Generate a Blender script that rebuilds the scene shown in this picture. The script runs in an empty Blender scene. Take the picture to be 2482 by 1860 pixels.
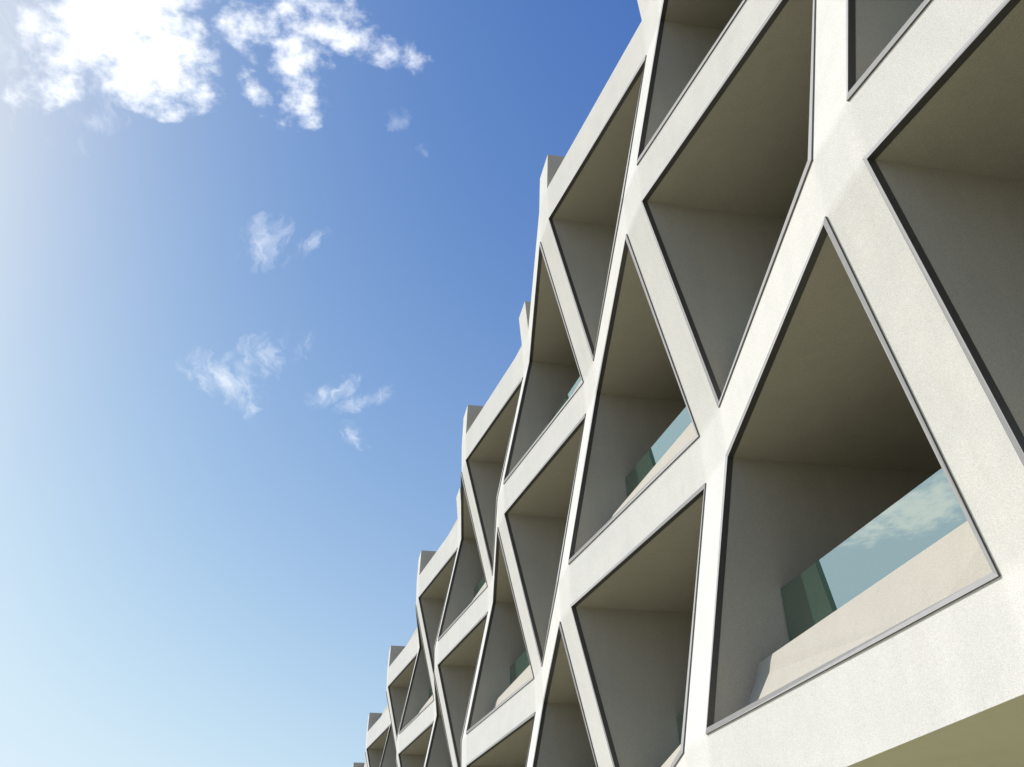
import bpy, bmesh, math, random
from mathutils import Vector, Matrix
random.seed(7)
scene = bpy.context.scene

# ------------------------------------------------------------------ camera
cam_data = bpy.data.cameras.new("camera")
cam = bpy.data.objects.new("camera", cam_data)
scene.collection.objects.link(cam)
cam_data.sensor_fit = 'HORIZONTAL'
cam_data.sensor_width = 36.0
cam_data.lens = 36.0 * 2625.19 / 2482.0
cam_data.clip_start = 0.05
cam_data.clip_end = 3000.0
# columns: camera right, camera up, camera backwards, in world axes
# (x runs along the facade, y into the building, z up; camera 1.6 m above ground)
cam.matrix_world = Matrix(((0.2007891587, 0.5407133168, 0.8168921733, 0.0),
                           (0.9793063914, -0.0892097293, -0.1816607169, 0.0),
                           (-0.0253516391, 0.8364632288, -0.5474363535, 0.0),
                           (0, 0, 0, 1)))
scene.camera = cam

# ------------------------------------------------------------------ light
SUN_AZ = math.radians(-124.5)      # direction towards the sun, from +x, anticlockwise
SUN_EL = math.radians(39.0)
to_sun = Vector((math.cos(SUN_AZ) * math.cos(SUN_EL), math.sin(SUN_AZ) * math.cos(SUN_EL), math.sin(SUN_EL)))
sl = bpy.data.lights.new("sun", 'SUN')
sl.energy = 4.4
sl.angle = math.radians(0.53)
sl.color = (1.0, 0.965, 0.915)
so = bpy.data.objects.new("sun", sl)
scene.collection.objects.link(so)
so.rotation_euler = (-to_sun).to_track_quat('-Z', 'Y').to_euler()
so.location = (-30, -40, 60)

scene.view_settings.view_transform = 'Standard'
scene.view_settings.look = 'None'
scene.view_settings.gamma = 1.0
scene.view_settings.exposure = 0.40

# ------------------------------------------------------------------ sky with clouds
world = bpy.data.worlds.new("World")
scene.world = world
world.use_nodes = True
nt = world.node_tree
nt.nodes.clear()
N = nt.nodes.new
Lk = nt.links.new
out = N('ShaderNodeOutputWorld')
bg = N('ShaderNodeBackground')
bg.inputs['Strength'].default_value = 0.12
sky = N('ShaderNodeTexSky')
sky.sky_type = 'NISHITA'
sky.sun_disc = False
sky.sun_elevation = SUN_EL
sky.sun_rotation = math.pi / 2 - SUN_AZ
sky.altitude = 50
sky.air_density = 1.0
sky.dust_density = 1.3
sky.ozone_density = 1.3
Lk(bg.outputs[0], out.inputs['Surface'])


def wmath(op, a, b=None, clamp=False):
    n = N('ShaderNodeMath')
    n.operation = op
    n.use_clamp = clamp
    for i, v in enumerate((a, b)):
        if v is None:
            continue
        if isinstance(v, (int, float)):
            n.inputs[i].default_value = v
        else:
            Lk(v, n.inputs[i])
    return n.outputs[0]


tc = N('ShaderNodeTexCoord')
sep = N('ShaderNodeSeparateXYZ')
Lk(tc.outputs['Generated'], sep.inputs[0])
zc = wmath('MAXIMUM', sep.outputs[2], 0.02)
comb = N('ShaderNodeCombineXYZ')      # the cloud layer: a level sheet overhead
Lk(wmath('DIVIDE', sep.outputs[0], zc), comb.inputs[0])
Lk(wmath('DIVIDE', sep.outputs[1], zc), comb.inputs[1])
# warp so that the edges of the clouds curl
wn = N('ShaderNodeTexNoise')
wn.inputs['Scale'].default_value = 9.0
wn.inputs['Detail'].default_value = 8.0
wn.inputs['Roughness'].default_value = 0.62
Lk(comb.outputs[0], wn.inputs['Vector'])
wsub = N('ShaderNodeVectorMath'); wsub.operation = 'SUBTRACT'
Lk(wn.outputs['Color'], wsub.inputs[0]); wsub.inputs[1].default_value = (0.5, 0.5, 0.5)
wsc = N('ShaderNodeVectorMath'); wsc.operation = 'SCALE'
Lk(wsub.outputs[0], wsc.inputs[0]); wsc.inputs['Scale'].default_value = 0.085
wadd = N('ShaderNodeVectorMath'); wadd.operation = 'ADD'
Lk(comb.outputs[0], wadd.inputs[0]); Lk(wsc.outputs[0], wadd.inputs[1])

CLOUDS = [  # centre on the sheet, half axes, turn, weight
    (-0.8538, -0.2560, 0.0850, 0.0590, -2.167, 1.35), (-0.9011, -0.2050, 0.0740, 0.0600, 0.323, 1.2),
    (-0.9595, -0.325, 0.0539, 0.0360, -2.285, 0.62), (-0.7824, -0.225, 0.0980, 0.0522, -1.825, 1.4),
    (-0.838, -0.0919, 0.0430, 0.0345, -2.192, 0.85), (-0.8072, -0.0116, 0.0600, 0.0366, 1.985, 0.82),
    (-0.8725, -0.0444, 0.0470, 0.0335, -3.012, 0.70), (-0.9316, -0.0365, 0.0447, 0.0299, -2.549, 0.76),
    (-0.8367, 0.0587, 0.0405, 0.0257, 1.9, 0.60), (-0.9175, -0.0991, 0.0352, 0.0172, 2.739, 0.55),
    (-1.50, -1.64, 0.13, 0.09, 0.3, 1.2), (-1.60, -1.60, 0.12, 0.07, 0.3, 0.8), (-1.9, -2.6, 0.4, 0.25, 0.2, 1.2),
    (0.6, -1.9, 0.5, 0.3, 0.6, 1.2), (1.7, -0.8, 0.35, 0.3, 0.1, 1.2), (1.4, 1.2, 0.4, 0.3, 0.9, 1.2),
]
WISPS = [
    (-0.9367, 0.0727, 0.0185, 0.0130, 3.072, 0.66), (-0.9811, 0.107, 0.0135, 0.0095, 3.099, 0.45),
    (-1.1929, -0.0833, 0.0558, 0.0305, 0.325, 0.74), (-1.1982, -0.0279, 0.0504, 0.0143, -2.56, 0.55),
    (-1.5648, -0.1412, 0.0786, 0.0481, 2.708, 0.76), (-1.4934, -0.0854, 0.1038, 0.0525, -2.482, 0.50),
    (-1.5641, 0.0379, 0.0565, 0.0264, -2.626, 0.66), (-1.5801, 0.094, 0.0507, 0.0199, -2.437, 0.66),
    (-1.7036, 0.0926, 0.0566, 0.0222, 2.93, 0.55), (-1.0063, -0.2832, 0.0300, 0.018, 1.927, 0.6),
    (-1.6537, -0.0956, 0.042, 0.0193, -0.048, 0.55), 
    (-0.90, -0.30, 0.16, 0.11, 0.4, 0.42),
]


def blobs(rows, grow):
    m_ = None
    for (cx, cy, rx, ry, an, wgt) in rows:
        mp = N('ShaderNodeMapping')
        mp.vector_type = 'TEXTURE'
        mp.inputs['Location'].default_value = (cx, cy, 0)
        mp.inputs['Rotation'].default_value = (0, 0, an)
        mp.inputs['Scale'].default_value = (rx * grow, ry * grow, 1)
        Lk(wadd.outputs[0], mp.inputs['Vector'])
        gr = N('ShaderNodeTexGradient')
        gr.gradient_type = 'SPHERICAL'
        Lk(mp.outputs[0], gr.inputs[0])
        v = wmath('MULTIPLY', wmath('POWER', gr.outputs['Fac'], 0.75), wgt)
        m_ = v if m_ is None else wmath('MAXIMUM', m_, v)
    return m_


def cloud_alpha(mask, noise, amp, lo, hi):
    d = wmath('ADD', wmath('MULTIPLY', mask, 1.3), wmath('MULTIPLY', wmath('SUBTRACT', noise, 0.5), amp))
    d = wmath('MULTIPLY', d, wmath('MULTIPLY', mask, 5.0, True))
    r = N('ShaderNodeMapRange')
    r.interpolation_type = 'SMOOTHSTEP'
    r.inputs['From Min'].default_value = lo
    r.inputs['From Max'].default_value = hi
    Lk(d, r.inputs['Value'])
    return r.outputs[0]


fn = N('ShaderNodeTexNoise')
fn.inputs['Scale'].default_value = 27.0
fn.inputs['Detail'].default_value = 14.0
fn.inputs['Roughness'].default_value = 0.59
Lk(comb.outputs[0], fn.inputs['Vector'])
wm = N('ShaderNodeMapping')          # drawn-out fibres for the thin wisps
wm.inputs['Rotation'].default_value = (0, 0, 0.75)
wm.inputs['Scale'].default_value = (16, 52, 1)
Lk(wadd.outputs[0], wm.inputs['Vector'])
fw = N('ShaderNodeTexNoise')
fw.inputs['Scale'].default_value = 1.0
fw.inputs['Detail'].default_value = 12.0
fw.inputs['Roughness'].default_value = 0.58
fw.inputs['Distortion'].default_value = 0.6
Lk(wm.outputs[0], fw.inputs['Vector'])
a1 = cloud_alpha(blobs(CLOUDS, 1.34), fn.outputs['Fac'], 2.7, 0.16, 1.45)
a2 = wmath('MULTIPLY', cloud_alpha(blobs(WISPS, 1.45), fw.outputs['Fac'], 1.9, 0.20, 1.55), 0.55)
alpha = wmath('SUBTRACT', 1.0, wmath('MULTIPLY', wmath('SUBTRACT', 1.0, a1), wmath('SUBTRACT', 1.0, a2)))
cloud_col = N('ShaderNodeRGB')
cloud_col.outputs[0].default_value = (8.4, 8.5, 8.6, 1)
mix = N('ShaderNodeMix')
mix.data_type = 'RGBA'
Lk(alpha, mix.inputs['Factor'])
# deepen the clear blue away from the sun, as the photograph's polarised sky
srgb = N('ShaderNodeSeparateColor'); Lk(sky.outputs[0], srgb.inputs[0])
crgb = N('ShaderNodeCombineColor')
for i, (gain, ref, gam) in enumerate(((0.378, 1.0, 1.83), (0.525, 1.0, 1.50), (1.38, 1.0, 0.78))):
    v = wmath('MULTIPLY', wmath('POWER', wmath('DIVIDE', srgb.outputs[i], ref), gam), gain)
    sm = N('ShaderNodeMath'); sm.operation = 'SMOOTH_MIN'
    Lk(v, sm.inputs[0]); sm.inputs[1].default_value = (4.7, 5.85, 7.1)[i]; sm.inputs[2].default_value = 2.6
    Lk(sm.outputs[0], crgb.inputs[i])
hz = N('ShaderNodeMix'); hz.data_type = 'RGBA'      # milky air low over the horizon
Lk(wmath('MULTIPLY', wmath('POWER', wmath('SUBTRACT', 1.0, zc, True), 3.0), 0.85), hz.inputs['Factor'])
Lk(crgb.outputs[0], hz.inputs['A'])
hz.inputs['B'].default_value = (4.55, 4.95, 5.9, 1)
Lk(hz.outputs['Result'], mix.inputs['A'])
Lk(cloud_col.outputs[0], mix.inputs['B'])
Lk(mix.outputs['Result'], bg.inputs['Color'])


# ------------------------------------------------------------------ materials
def new_mat(name):
    m = bpy.data.materials.new(name)
    m.use_nodes = True
    t = m.node_tree
    b = t.nodes['Principled BSDF']
    return m, t, b


def stucco(name, col, dark, rough=0.9, grain=0.10, bump=0.35, stain=0.10, drough=0.15, rust=0.0):
    """Sprayed stucco: fine grain, soft cloudy mottling, faint vertical runs."""
    m, t, b = new_mat(name)
    n, l = t.nodes.new, t.links.new
    co = n('ShaderNodeTexCoord')
    g = n('ShaderNodeTexNoise'); g.inputs['Scale'].default_value = 125; g.inputs['Detail'].default_value = 5; g.inputs['Roughness'].default_value = 0.7
    l(co.outputs['Object'], g.inputs['Vector'])
    c = n('ShaderNodeTexNoise'); c.inputs['Scale'].default_value = 2.3; c.inputs['Detail'].default_value = 6; c.inputs['Roughness'].default_value = 0.6
    l(co.outputs['Object'], c.inputs['Vector'])
    mp = n('ShaderNodeMapping'); mp.inputs['Scale'].default_value = (7, 7, 0.35)
    l(co.outputs['Object'], mp.inputs['Vector'])
    s = n('ShaderNodeTexNoise'); s.inputs['Scale'].default_value = 1.0; s.inputs['Detail'].default_value = 5
    l(mp.outputs[0], s.inputs['Vector'])

    def mr(o, a, bb, lo, hi):
        r = n('ShaderNodeMapRange'); l(o, r.inputs['Value'])
        for k, v in zip(('From Min', 'From Max', 'To Min', 'To Max'), (a, bb, lo, hi)):
            r.inputs[k].default_value = v
        return r.outputs[0]

    def mul(a, bb):
        q = n('ShaderNodeMath'); q.operation = 'MULTIPLY'; l(a, q.inputs[0]); l(bb, q.inputs[1]); return q.outputs[0]
    f = mul(mul(mr(g.outputs['Fac'], 0.3, 0.7, 1 - grain, 1 + grain), mr(c.outputs['Fac'], 0.3, 0.7, 1 - stain, 1 + stain * 0.4)),
            mr(s.outputs['Fac'], 0.35, 0.75, 1 + stain * 0.2, 1 - stain * 0.3))
    mx = n('ShaderNodeMix'); mx.data_type = 'RGBA'
    l(mr(c.outputs['Fac'], 0.35, 0.7, 0, 1), mx.inputs['Factor'])
    mx.inputs['A'].default_value = (*col, 1); mx.inputs['B'].default_value = (*dark, 1)
    sc = n('ShaderNodeVectorMath'); sc.operation = 'SCALE'
    l(mx.outputs['Result'], sc.inputs[0]); l(f, sc.inputs['Scale'])
    if rust:                            # faint yellowish run-off marks
        q = n('ShaderNodeMath'); q.operation = 'MULTIPLY'
        l(mr(s.outputs['Fac'], 0.58, 0.74, 0, rust), q.inputs[0]); l(mr(c.outputs['Fac'], 0.48, 0.62, 0, 1), q.inputs[1])
        rx = n('ShaderNodeMix'); rx.data_type = 'RGBA'
        l(q.outputs[0], rx.inputs['Factor']); l(sc.outputs[0], rx.inputs['A']); rx.inputs['B'].default_value = (0.74, 0.64, 0.47, 1)
        l(rx.outputs['Result'], b.inputs['Base Color'])
    else:
        l(sc.outputs[0], b.inputs['Base Color'])
    b.inputs['Roughness'].default_value = rough
    b.inputs['Specular IOR Level'].default_value = 0.2
    b.inputs['Diffuse Roughness'].default_value = drough
    bp = n('ShaderNodeBump'); bp.inputs['Strength'].default_value = bump; bp.inputs['Distance'].default_value = 0.004
    l(g.outputs['Fac'], bp.inputs['Height']); l(bp.outputs[0], b.inputs['Normal'])
    return m


def metal(name, col, metallic, rough):
    m, t, b = new_mat(name)
    n, l = t.nodes.new, t.links.new
    co = n('ShaderNodeTexCoord')
    g = n('ShaderNodeTexNoise'); g.inputs['Scale'].default_value = 14; g.inputs['Detail'].default_value = 6
    l(co.outputs['Object'], g.inputs['Vector'])
    r = n('ShaderNodeMapRange'); l(g.outputs['Fac'], r.inputs['Value'])
    r.inputs['To Min'].default_value = 0.88; r.inputs['To Max'].default_value = 1.12
    sc = n('ShaderNodeVectorMath'); sc.operation = 'SCALE'
    sc.inputs[0].default_value = col; l(r.outputs[0], sc.inputs['Scale'])
    l(sc.outputs[0], b.inputs['Base Color'])
    b.inputs['Metallic'].default_value = metallic
    b.inputs['Specular IOR Level'].default_value = 0.25
    b.inputs['Roughness'].default_value = rough
    return m


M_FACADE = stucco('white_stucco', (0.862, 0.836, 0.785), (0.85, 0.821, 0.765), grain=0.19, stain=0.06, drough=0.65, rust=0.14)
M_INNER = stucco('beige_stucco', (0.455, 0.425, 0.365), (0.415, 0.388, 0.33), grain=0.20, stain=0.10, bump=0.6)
M_SOFFIT = stucco('soffit_paint', (0.88, 0.865, 0.73), (0.85, 0.835, 0.69), grain=0.03, stain=0.06, bump=0.1)
M_TRIM = metal('grey_aluminium', (0.31, 0.305, 0.30), 0.0, 0.7)
M_TRIM_IN = metal('dark_bronze_lining', (0.10, 0.095, 0.09), 0.4, 0.4)
M_DARK = metal('lamp_black', (0.02, 0.018, 0.015), 0.0, 0.5)
M_PANE = metal('dark_window_glass', (0.02, 0.024, 0.024), 0.0, 0.08)
M_ROOF = stucco('roof_gravel', (0.40, 0.38, 0.34), (0.35, 0.33, 0.30), grain=0.2)
M_WALLG = stucco('ground_floor_render', (0.45, 0.43, 0.38), (0.40, 0.38, 0.33))

mg, t, b = new_mat('green_tinted_glass')
t.nodes.remove(b)
no = t.nodes['Material Output']
gl = t.nodes.new('ShaderNodeBsdfGlossy'); gl.inputs['Roughness'].default_value = 0.0; gl.inputs['Color'].default_value = (0.84, 0.94, 0.88, 1)
tr = t.nodes.new('ShaderNodeBsdfTransparent'); tr.inputs['Color'].default_value = (0.18, 0.50, 0.34, 1)
lw = t.nodes.new('ShaderNodeFresnel'); lw.inputs['IOR'].default_value = 1.52
rf = t.nodes.new('ShaderNodeMapRange'); rf.inputs['To Min'].default_value = 0.42; rf.inputs['To Max'].default_value = 1.0
t.links.new(lw.outputs[0], rf.inputs['Value'])
ms = t.nodes.new('ShaderNodeMixShader')
t.links.new(rf.outputs[0], ms.inputs[0]); t.links.new(tr.outputs[0], ms.inputs[1]); t.links.new(gl.outputs[0], ms.inputs[2])
df = t.nodes.new('ShaderNodeBsdfDiffuse'); df.inputs['Color'].default_value = (0.26, 0.52, 0.38, 1)   # dust and body tint
ms2 = t.nodes.new('ShaderNodeMixShader'); ms2.inputs[0].default_value = 0.065
t.links.new(ms.outputs[0], ms2.inputs[1]); t.links.new(df.outputs[0], ms2.inputs[2])
t.links.new(ms2.outputs[0], no.inputs['Surface'])
M_GLASS = mg

mgr, t, b = new_mat('dry_lawn')
gc = t.nodes.new('ShaderNodeTexCoord')
g1 = t.nodes.new('ShaderNodeTexNoise'); g1.inputs['Scale'].default_value = 0.35; g1.inputs['Detail'].default_value = 10
t.links.new(gc.outputs['Object'], g1.inputs['Vector'])
cr = t.nodes.new('ShaderNodeValToRGB')
cr.color_ramp.elements[0].position = 0.3; cr.color_ramp.elements[0].color = (0.094, 0.091, 0.043, 1)
cr.color_ramp.elements[1].position = 0.7; cr.color_ramp.elements[1].color = (0.139, 0.129, 0.072, 1)
t.links.new(g1.outputs['Fac'], cr.inputs[0]); t.links.new(cr.outputs[0], b.inputs['Base Color'])
b.inputs['Roughness'].default_value = 0.95
M_GROUND = mgr


# ------------------------------------------------------------------ helpers
def link(name, bm, mats, parent=None, bevel=0.0):
    me = bpy.data.meshes.new(name)
    bmesh.ops.recalc_face_normals(bm, faces=bm.faces)
    bm.to_mesh(me)
    bm.free()
    for m in (mats if isinstance(mats, (list, tuple)) else [mats]):
        me.materials.append(m)
    o = bpy.data.objects.new(name, me)
    scene.collection.objects.link(o)
    if parent is not None:
        o.parent = parent
    if bevel:
        md = o.modifiers.new('bevel', 'BEVEL')
        md.width = bevel
        md.segments = 2
        md.limit_method = 'ANGLE'
    return o


def quad(bm, pts, mi=0):
    f = bm.faces.new([bm.verts.new(p) for p in pts])
    f.material_index = mi
    return f


def prism(bm, ringA, ringB, mi=0, caps=True):
    """Closed solid between two point rings of the same length."""
    a = [bm.verts.new(p) for p in ringA]
    c = [bm.verts.new(p) for p in ringB]
    n = len(a)
    for i in range(n):
        f = bm.faces.new((a[i], a[(i + 1) % n], c[(i + 1) % n], c[i])); f.material_index = mi
    if caps:
        f = bm.faces.new(a[::-1]); f.material_index = mi
        f = bm.faces.new(c); f.material_index = mi


# ------------------------------------------------------------------ the grid of the facade
BAY, FLOOR = 4.0, 3.270
X_L, X_R = -8.640, -5.221           # left and right edge of the openings in bay 0
Z_B, Z_T = 2.459, 5.170             # bottom and top of the openings on floor 0
Y_OUT, Y_IN = 3.498, 4.058          # depth of the outer and the inner nodes
Z_SOFFIT = 1.785
Z_FIN = 13.14
Y_BACK = 7.3
FLOORS = 3
C0, C1 = -15, 3                     # mullions from the far end to the near end


def outer(c, k):
    return (c + k) % 2 == 0


def ynode(c, k):
    return Y_OUT if outer(c, k) else Y_IN


def xs(c):                          # left and right side of mullion c
    return X_R + (c - 1) * BAY, X_L + c * BAY


def zs(c, k):
    lo = Z_SOFFIT if k == 0 else Z_T + (k - 1) * FLOOR
    hi = Z_B + k * FLOOR
    if k == FLOORS:
        hi = 12.36 if outer(c, k) else 12.43
    return lo, hi


building = bpy.data.objects.new('apartment_building', None)
scene.collection.objects.link(building)
building.location = (0, 0, 0)
building['label'] = 'white stucco apartment building with zigzag folded facade grid and recessed glass-railed balconies'
building['category'] = 'building'

# --- the folded lattice: flat nodes joined by slanting bands and posts, one connected sheet
SOFT = 0.05            # half width of the trowelled, slightly rounded creases
xl_, zl_ = [], []
for c in range(C0, C1 + 1):
    x0, x1 = xs(c)
    for x, u in ((x0 - SOFT, c - 1), (x0, c), (x0 + SOFT, c), (x1 - SOFT, c), (x1, c), (x1 + SOFT, c)):
        xl_.append(x)
xl_ = xl_[1:-1]
for k in range(FLOORS + 1):
    lo, hi = zs(0, k)
    if k == FLOORS:
        hi = None
    zl_ += [(k, 'lo', -SOFT), (k, 'lo', 0), (k, 'lo', SOFT), (k, 'hi', -SOFT), (k, 'hi', 0), (k, 'hi', SOFT)]
zl_ = zl_[1:-1]


def span(x):
    """(c, t): t None on mullion c, else the share of the way from mullion c to c + 1."""
    for c in range(C0, C1 + 1):
        x0, x1 = xs(c)
        if x0 - 1e-6 <= x <= x1 + 1e-6:
            return c, None
        if c < C1 and x1 < x < xs(c + 1)[0]:
            return c, (x - x1) / (xs(c + 1)[0] - x1)


def facade_point(x, zkey):
    c, t = span(x)
    k, side, off = zkey
    top = zs(c, k)[1]
    if t is not None:
        top = top + (zs(c + 1, k)[1] - top) * t
    z = (zs(c, k)[0] if side == 'lo' else top) + off
    if t is not None:                                   # on a band (or, unused, in an opening)
        return Vector((x, ynode(c, k) + (ynode(c + 1, k) - ynode(c, k)) * t, z))
    if side == 'lo' and off < 0:                        # on the post below
        f = -off / (zs(c, k)[0] - zs(c, k - 1)[1])
        return Vector((x, ynode(c, k) + (ynode(c, k - 1) - ynode(c, k)) * f, z))
    if side == 'hi' and off > 0:                        # on the post above
        f = off / (zs(c, k + 1)[0] - zs(c, k)[1])
        return Vector((x, ynode(c, k) + (ynode(c, k + 1) - ynode(c, k)) * f, z))
    return Vector((x, ynode(c, k), z))


bm = bmesh.new()
VV = {}


def fv(i, j):
    if (i, j) not in VV:
        VV[i, j] = bm.verts.new(facade_point(xl_[i], zl_[j]))
    return VV[i, j]


for i in range(len(xl_) - 1):
    cm, tm = span((xl_[i] + xl_[i + 1]) / 2)
    for j in range(len(zl_) - 1):
        (k0, s0, o0), (k1, s1, o1) = zl_[j], zl_[j + 1]
        in_band = k0 == k1 and not (s0 == 'lo' and o0 < 0) and not (s1 == 'hi' and o1 > 0)
        if tm is None or in_band:
            f = bm.faces.new((fv(i, j), fv(i + 1, j), fv(i + 1, j + 1), fv(i, j + 1)))
            f.smooth = True
jt = len(zl_) - 1
for i in range(len(xl_) - 1):                           # top of the roof band
    a, d = fv(i, jt).co, fv(i + 1, jt).co
    quad(bm, (a, d, d + Vector((0, 0.16, 0)), a + Vector((0, 0.16, 0))))
facade = link('facade', bm, M_FACADE, building)
facade['label'] = 'folded white stucco lattice of bands and posts'

# --- soffit under the facade, following the zigzag of its lower edge
bm = bmesh.new()
front = []
for c in range(C0, C1 + 1):
    for x in xs(c):
        front.append(Vector((x, ynode(c, 0), Z_SOFFIT)))
for a, d in zip(front[:-1], front[1:]):
    quad(bm, (a, d, (d.x, 12.0, Z_SOFFIT), (a.x, 12.0, Z_SOFFIT)))
bmesh.ops.remove_doubles(bm, verts=bm.verts, dist=1e-4)
soffit = link('soffit', bm, M_SOFFIT, building)
soffit['label'] = 'olive shaded underside of the overhanging facade'

# --- downlight recessed in the soffit
bm = bmesh.new()
cx, cy, r0, r1 = -7.03, 4.03, 0.050, 0.066
seg = 32
P = lambda r, i, z: (cx + r * math.cos(2 * math.pi * i / seg), cy + r * math.sin(2 * math.pi * i / seg), z)
for i in range(seg):
    j = (i + 1) % seg
    quad(bm, (P(r1, i, Z_SOFFIT - 0.001), P(r1, j, Z_SOFFIT - 0.001), P(r1, j, Z_SOFFIT - 0.010), P(r1, i, Z_SOFFIT - 0.010)))
    quad(bm, (P(r1, i, Z_SOFFIT - 0.010), P(r1, j, Z_SOFFIT - 0.010), P(r0, j, Z_SOFFIT - 0.012), P(r0, i, Z_SOFFIT - 0.012)))
    quad(bm, (P(r0, i, Z_SOFFIT - 0.012), P(r0, j, Z_SOFFIT - 0.012), P(r0, j, Z_SOFFIT - 0.004), P(r0, i, Z_SOFFIT - 0.004)))
    quad(bm, (P(r0, i, Z_SOFFIT - 0.004), P(r0, j, Z_SOFFIT - 0.004), (cx, cy, Z_SOFFIT - 0.004), (cx, cy, Z_SOFFIT - 0.004))[:3])
lamp = link('downlight', bm, M_DARK, building)
lamp['label'] = 'small round black downlight in the soffit'

# --- balconies: one recess per opening, its metal frame, its ledge and its glass
FACE, PROUD, LINING = 0.040, 0.015, 0.046


def ledge_mesh(xl, xr, left_out, zb, top):
    """Parapet inside an opening: level top, upright face and a steep sill wedge at the outer-node end."""
    bm = bmesh.new()
    xo, xi = (xl, xr) if left_out else (xr, xl)       # outer-node end, inner-node end
    f = lambda u: xo + (xi - xo) * u
    to = Vector((xo, 4.030, top)); ti = Vector((xi, 4.355, top))
    co = Vector((xo, 4.000, top - 0.115)); ci = Vector((f(0.80), 4.075, zb + 0.02))
    bi = Vector((xi, 4.175, zb + 0.02))
    so_ = Vector((xo, 3.775, zb + 0.02))
    bo = Vector((xo, 4.60, top)); b2 = Vector((xi, 4.95, top))
    lo = Vector((xo, 4.60, zb - 0.02)); l2 = Vector((xi, 4.95, zb - 0.02))
    vs = {k: bm.verts.new(p) for k, p in dict(to=to, ti=ti, co=co, ci=ci, bi=bi, so=so_, bo=bo, b2=b2, lo=lo, l2=l2).items()}
    for key in (('to', 'ti', 'bi', 'ci', 'co'), ('co', 'ci', 'so'), ('to', 'bo', 'b2', 'ti'), ('bo', 'lo', 'l2', 'b2'),
                ('lo', 'so', 'ci', 'bi', 'l2'), ('to', 'co', 'so', 'lo', 'bo'), ('ti', 'b2', 'l2', 'bi')):
        bm.faces.new([vs[q] for q in key])
    bmesh.ops.triangulate(bm, faces=[q for q in bm.faces if len(q.verts) > 4])
    return bm


for k in range(FLOORS):
    for m in range(C0, C1):
        xl, xr = xs(m)[1], xs(m + 1)[0]
        zb, zt = Z_B + k * FLOOR, Z_T + k * FLOOR
        yc = {(0, 0): ynode(m, k), (1, 0): ynode(m + 1, k), (1, 1): ynode(m + 1, k + 1), (0, 1): ynode(m, k + 1)}
        corner = [(0, 0), (1, 0), (1, 1), (0, 1)]
        X = (xl, xr); Z = (zb, zt)

        def ring(inset, dy, yabs=None):
            r = []
            for (u, v) in corner:
                x = X[u] + (inset if u == 0 else -inset)
                z = Z[v] + (inset if v == 0 else -inset)
                # depth of the facade fold at that point of the corner's two edges
                r.append(Vector((x, (yc[u, v] + dy) if yabs is None else yabs, z)))
            return r
        # recess
        bm = bmesh.new()
        a = [bm.verts.new(p) for p in ring(FACE - 0.003, 0.034)]
        d = [bm.verts.new(p) for p in ring(FACE - 0.003, 0, Y_BACK)]
        for i in range(4):
            bm.faces.new((a[i], a[(i + 1) % 4], d[(i + 1) % 4], d[i]))
        bm.faces.new(d)
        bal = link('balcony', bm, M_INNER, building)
        # metal frame
        bm = bmesh.new()
        rings = [ring(-0.002, 0.03), ring(-0.002, -PROUD), ring(FACE, -PROUD), ring(FACE, LINING), ring(FACE - 0.012, LINING)]
        vr = [[bm.verts.new(p) for p in r] for r in rings]
        for ri in range(4):
            for i in range(4):
                f = bm.faces.new((vr[ri][i], vr[ri][(i + 1) % 4], vr[ri + 1][(i + 1) % 4], vr[ri + 1][i]))
                f.material_index = 0 if ri == 1 else 1
        fr = link('metal_frame', bm, [M_TRIM, M_TRIM_IN], bal)
        # glazed door at the back of the balcony
        bm = bmesh.new()
        d0, d1, h0, h1 = xl + 0.45, xr - 0.45, zb + 0.045, zb + 2.35
        mid = (d0 + d1) / 2
        for a0, a1, yy in ((d0, mid + 0.04, Y_BACK - 0.05), (mid - 0.04, d1, Y_BACK - 0.11)):
            for q0, q1, r0_, r1_ in ((a0, a0 + 0.07, h0, h1), (a1 - 0.07, a1, h0, h1), (a0 + 0.07, a1 - 0.07, h0, h0 + 0.09), (a0 + 0.07, a1 - 0.07, h1 - 0.07, h1)):
                prism(bm, [(q0, yy, r0_), (q1, yy, r0_), (q1, yy, r1_), (q0, yy, r1_)],
                      [(q0, yy + 0.05, r0_), (q1, yy + 0.05, r0_), (q1, yy + 0.05, r1_), (q0, yy + 0.05, r1_)], 0)
            quad(bm, ((a0 + 0.07, yy + 0.025, h0 + 0.09), (a1 - 0.07, yy + 0.025, h0 + 0.09), (a1 - 0.07, yy + 0.025, h1 - 0.07), (a0 + 0.07, yy + 0.025, h1 - 0.07)), 1)
        link('sliding_door', bm, [M_TRIM_IN, M_PANE], bal)
        # ledge and glass
        left_out = outer(m, k)
        i0 = FACE
        bm = ledge_mesh(xl + 0.012, xr - 0.012, left_out, zb + i0, zb + 0.612)
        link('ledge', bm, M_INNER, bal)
        yl, yr = (4.360, 4.728) if left_out else (4.728, 4.360)
        bm = bmesh.new()
        g0, g1 = xl + i0 + 0.012, xr - i0 - 0.012
        zg0, zg1 = zb + 0.56, zb + 1.32
        prism(bm, [(g0, yl, zg0), (g1, yr, zg0), (g1, yr, zg1), (g0, yl, zg1)],
              [(g0, yl + 0.016, zg0), (g1, yr + 0.016, zg0), (g1, yr + 0.016, zg1), (g0, yl + 0.016, zg1)])
        link('glass_railing', bm, M_GLASS, bal)

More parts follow.
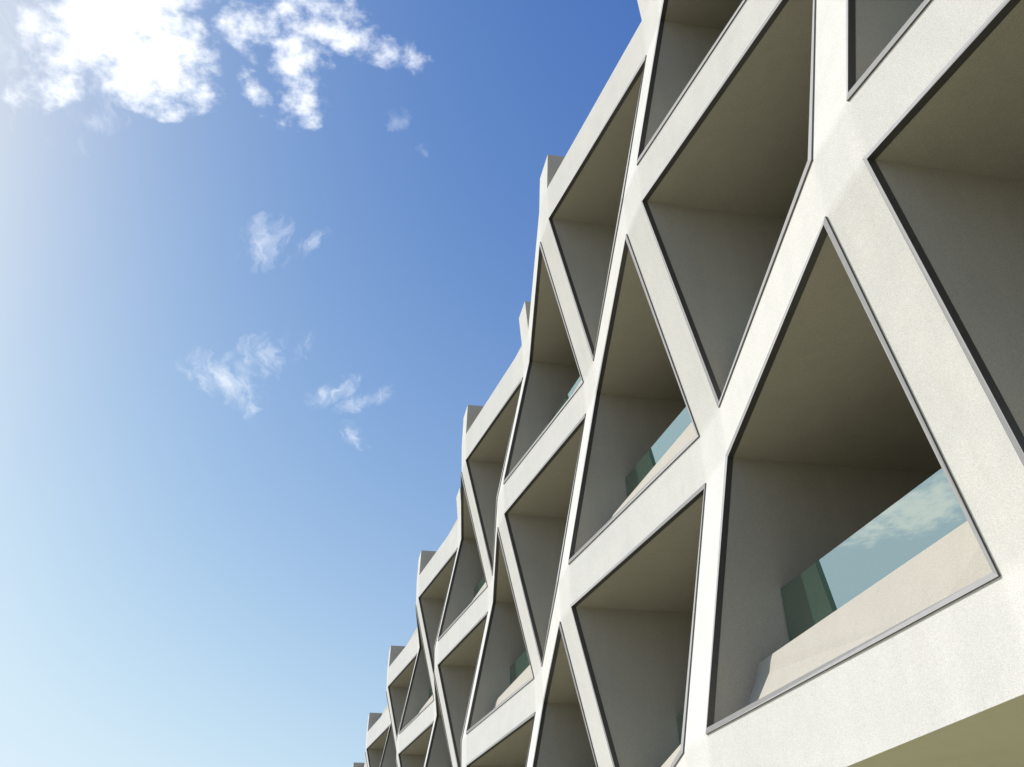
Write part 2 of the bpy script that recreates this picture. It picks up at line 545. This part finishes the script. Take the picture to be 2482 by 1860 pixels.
# --- roof edge: parapet fins on the posts and ledges between them
for c in range(C0, C1 + 1):
    x0, x1 = xs(c)
    o = outer(c, FLOORS)
    y0 = ynode(c, FLOORS)
    zt = zs(c, FLOORS)[1]
    tilt = 0.045 if o else -0.045
    yb = 4.08 if o else 4.42
    bm = bmesh.new()
    prism(bm, [(x0, y0, zt), (x1, y0, zt), (x1, yb, zt), (x0, yb, zt)],
          [(x0, y0 + tilt, Z_FIN), (x1, y0 + tilt, Z_FIN), (x1, yb, Z_FIN), (x0, yb, Z_FIN)])
    bm.normal_update()
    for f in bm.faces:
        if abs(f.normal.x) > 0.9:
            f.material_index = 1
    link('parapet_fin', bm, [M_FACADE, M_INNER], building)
for m in range(C0, C1):
    xl, xr = xs(m)[1], xs(m + 1)[0]
    lo = outer(m, FLOORS)
    zb = Z_B + FLOORS * FLOOR
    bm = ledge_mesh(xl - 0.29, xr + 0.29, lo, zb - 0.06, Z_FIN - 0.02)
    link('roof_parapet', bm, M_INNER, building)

# --- body behind: roof slab, end walls and the set-back ground floor
xa, xb = xs(C0)[0], xs(C1)[1]
bm = bmesh.new()
zr = 12.2
quad(bm, ((xa, 4.2, zr), (xb, 4.2, zr), (xb, 18, zr), (xa, 18, zr)))
link('roof', bm, M_ROOF, building)
for x in (xa + 0.02, xb - 0.02):
    bm = bmesh.new()
    quad(bm, ((x, 4.07, Z_SOFFIT), (x, 18, Z_SOFFIT), (x, 18, 12.3), (x, 4.07, 12.3)))
    link('end_wall', bm, M_FACADE, building)
bm = bmesh.new()
quad(bm, ((xa, 9.5, -1.6), (xb, 9.5, -1.6), (xb, 9.5, Z_SOFFIT), (xa, 9.5, Z_SOFFIT)))
link('ground_floor_wall', bm, M_WALLG, building)

# ------------------------------------------------------------------ ground
bm = bmesh.new()
quad(bm, ((-1500, -1500, -1.6), (1500, -1500, -1.6), (1500, 1500, -1.6), (-1500, 1500, -1.6)))
ground = link('ground', bm, M_GROUND)
ground['kind'] = 'structure'
ground['label'] = 'flat dry grass ground in front of the building'
ground['category'] = 'ground'

mp_, t, b = new_mat('bounce_paving')  # unseen paving, added pale to bounce sunlight up onto the soffit
gc = t.nodes.new('ShaderNodeTexCoord')
br = t.nodes.new('ShaderNodeTexBrick')
br.inputs['Scale'].default_value = 1.0
br.inputs['Brick Width'].default_value = 0.6; br.inputs['Row Height'].default_value = 0.6
br.inputs['Mortar Size'].default_value = 0.006
br.inputs['Color1'].default_value = (0.244, 0.230, 0.140, 1); br.inputs['Color2'].default_value = (0.217, 0.209, 0.122, 1)
br.inputs['Mortar'].default_value = (0.150, 0.138, 0.112, 1)
t.links.new(gc.outputs['Object'], br.inputs['Vector']); t.links.new(br.outputs['Color'], b.inputs['Base Color'])
b.inputs['Roughness'].default_value = 0.85
bm = bmesh.new()
prism(bm, [(xa - 6, -5, -1.6), (xb + 6, -5, -1.6), (xb + 6, 9.49, -1.6), (xa - 6, 9.49, -1.6)],
      [(xa - 6, -5, -1.5), (xb + 6, -5, -1.5), (xb + 6, 9.49, -1.5), (xa - 6, 9.49, -1.5)])
bounce_slab = link('added_paving', bm, mp_)
bounce_slab['kind'] = 'structure'
bounce_slab['label'] = 'unseen pale square paving added to bounce light onto the soffit'
bounce_slab['category'] = 'added_paving'
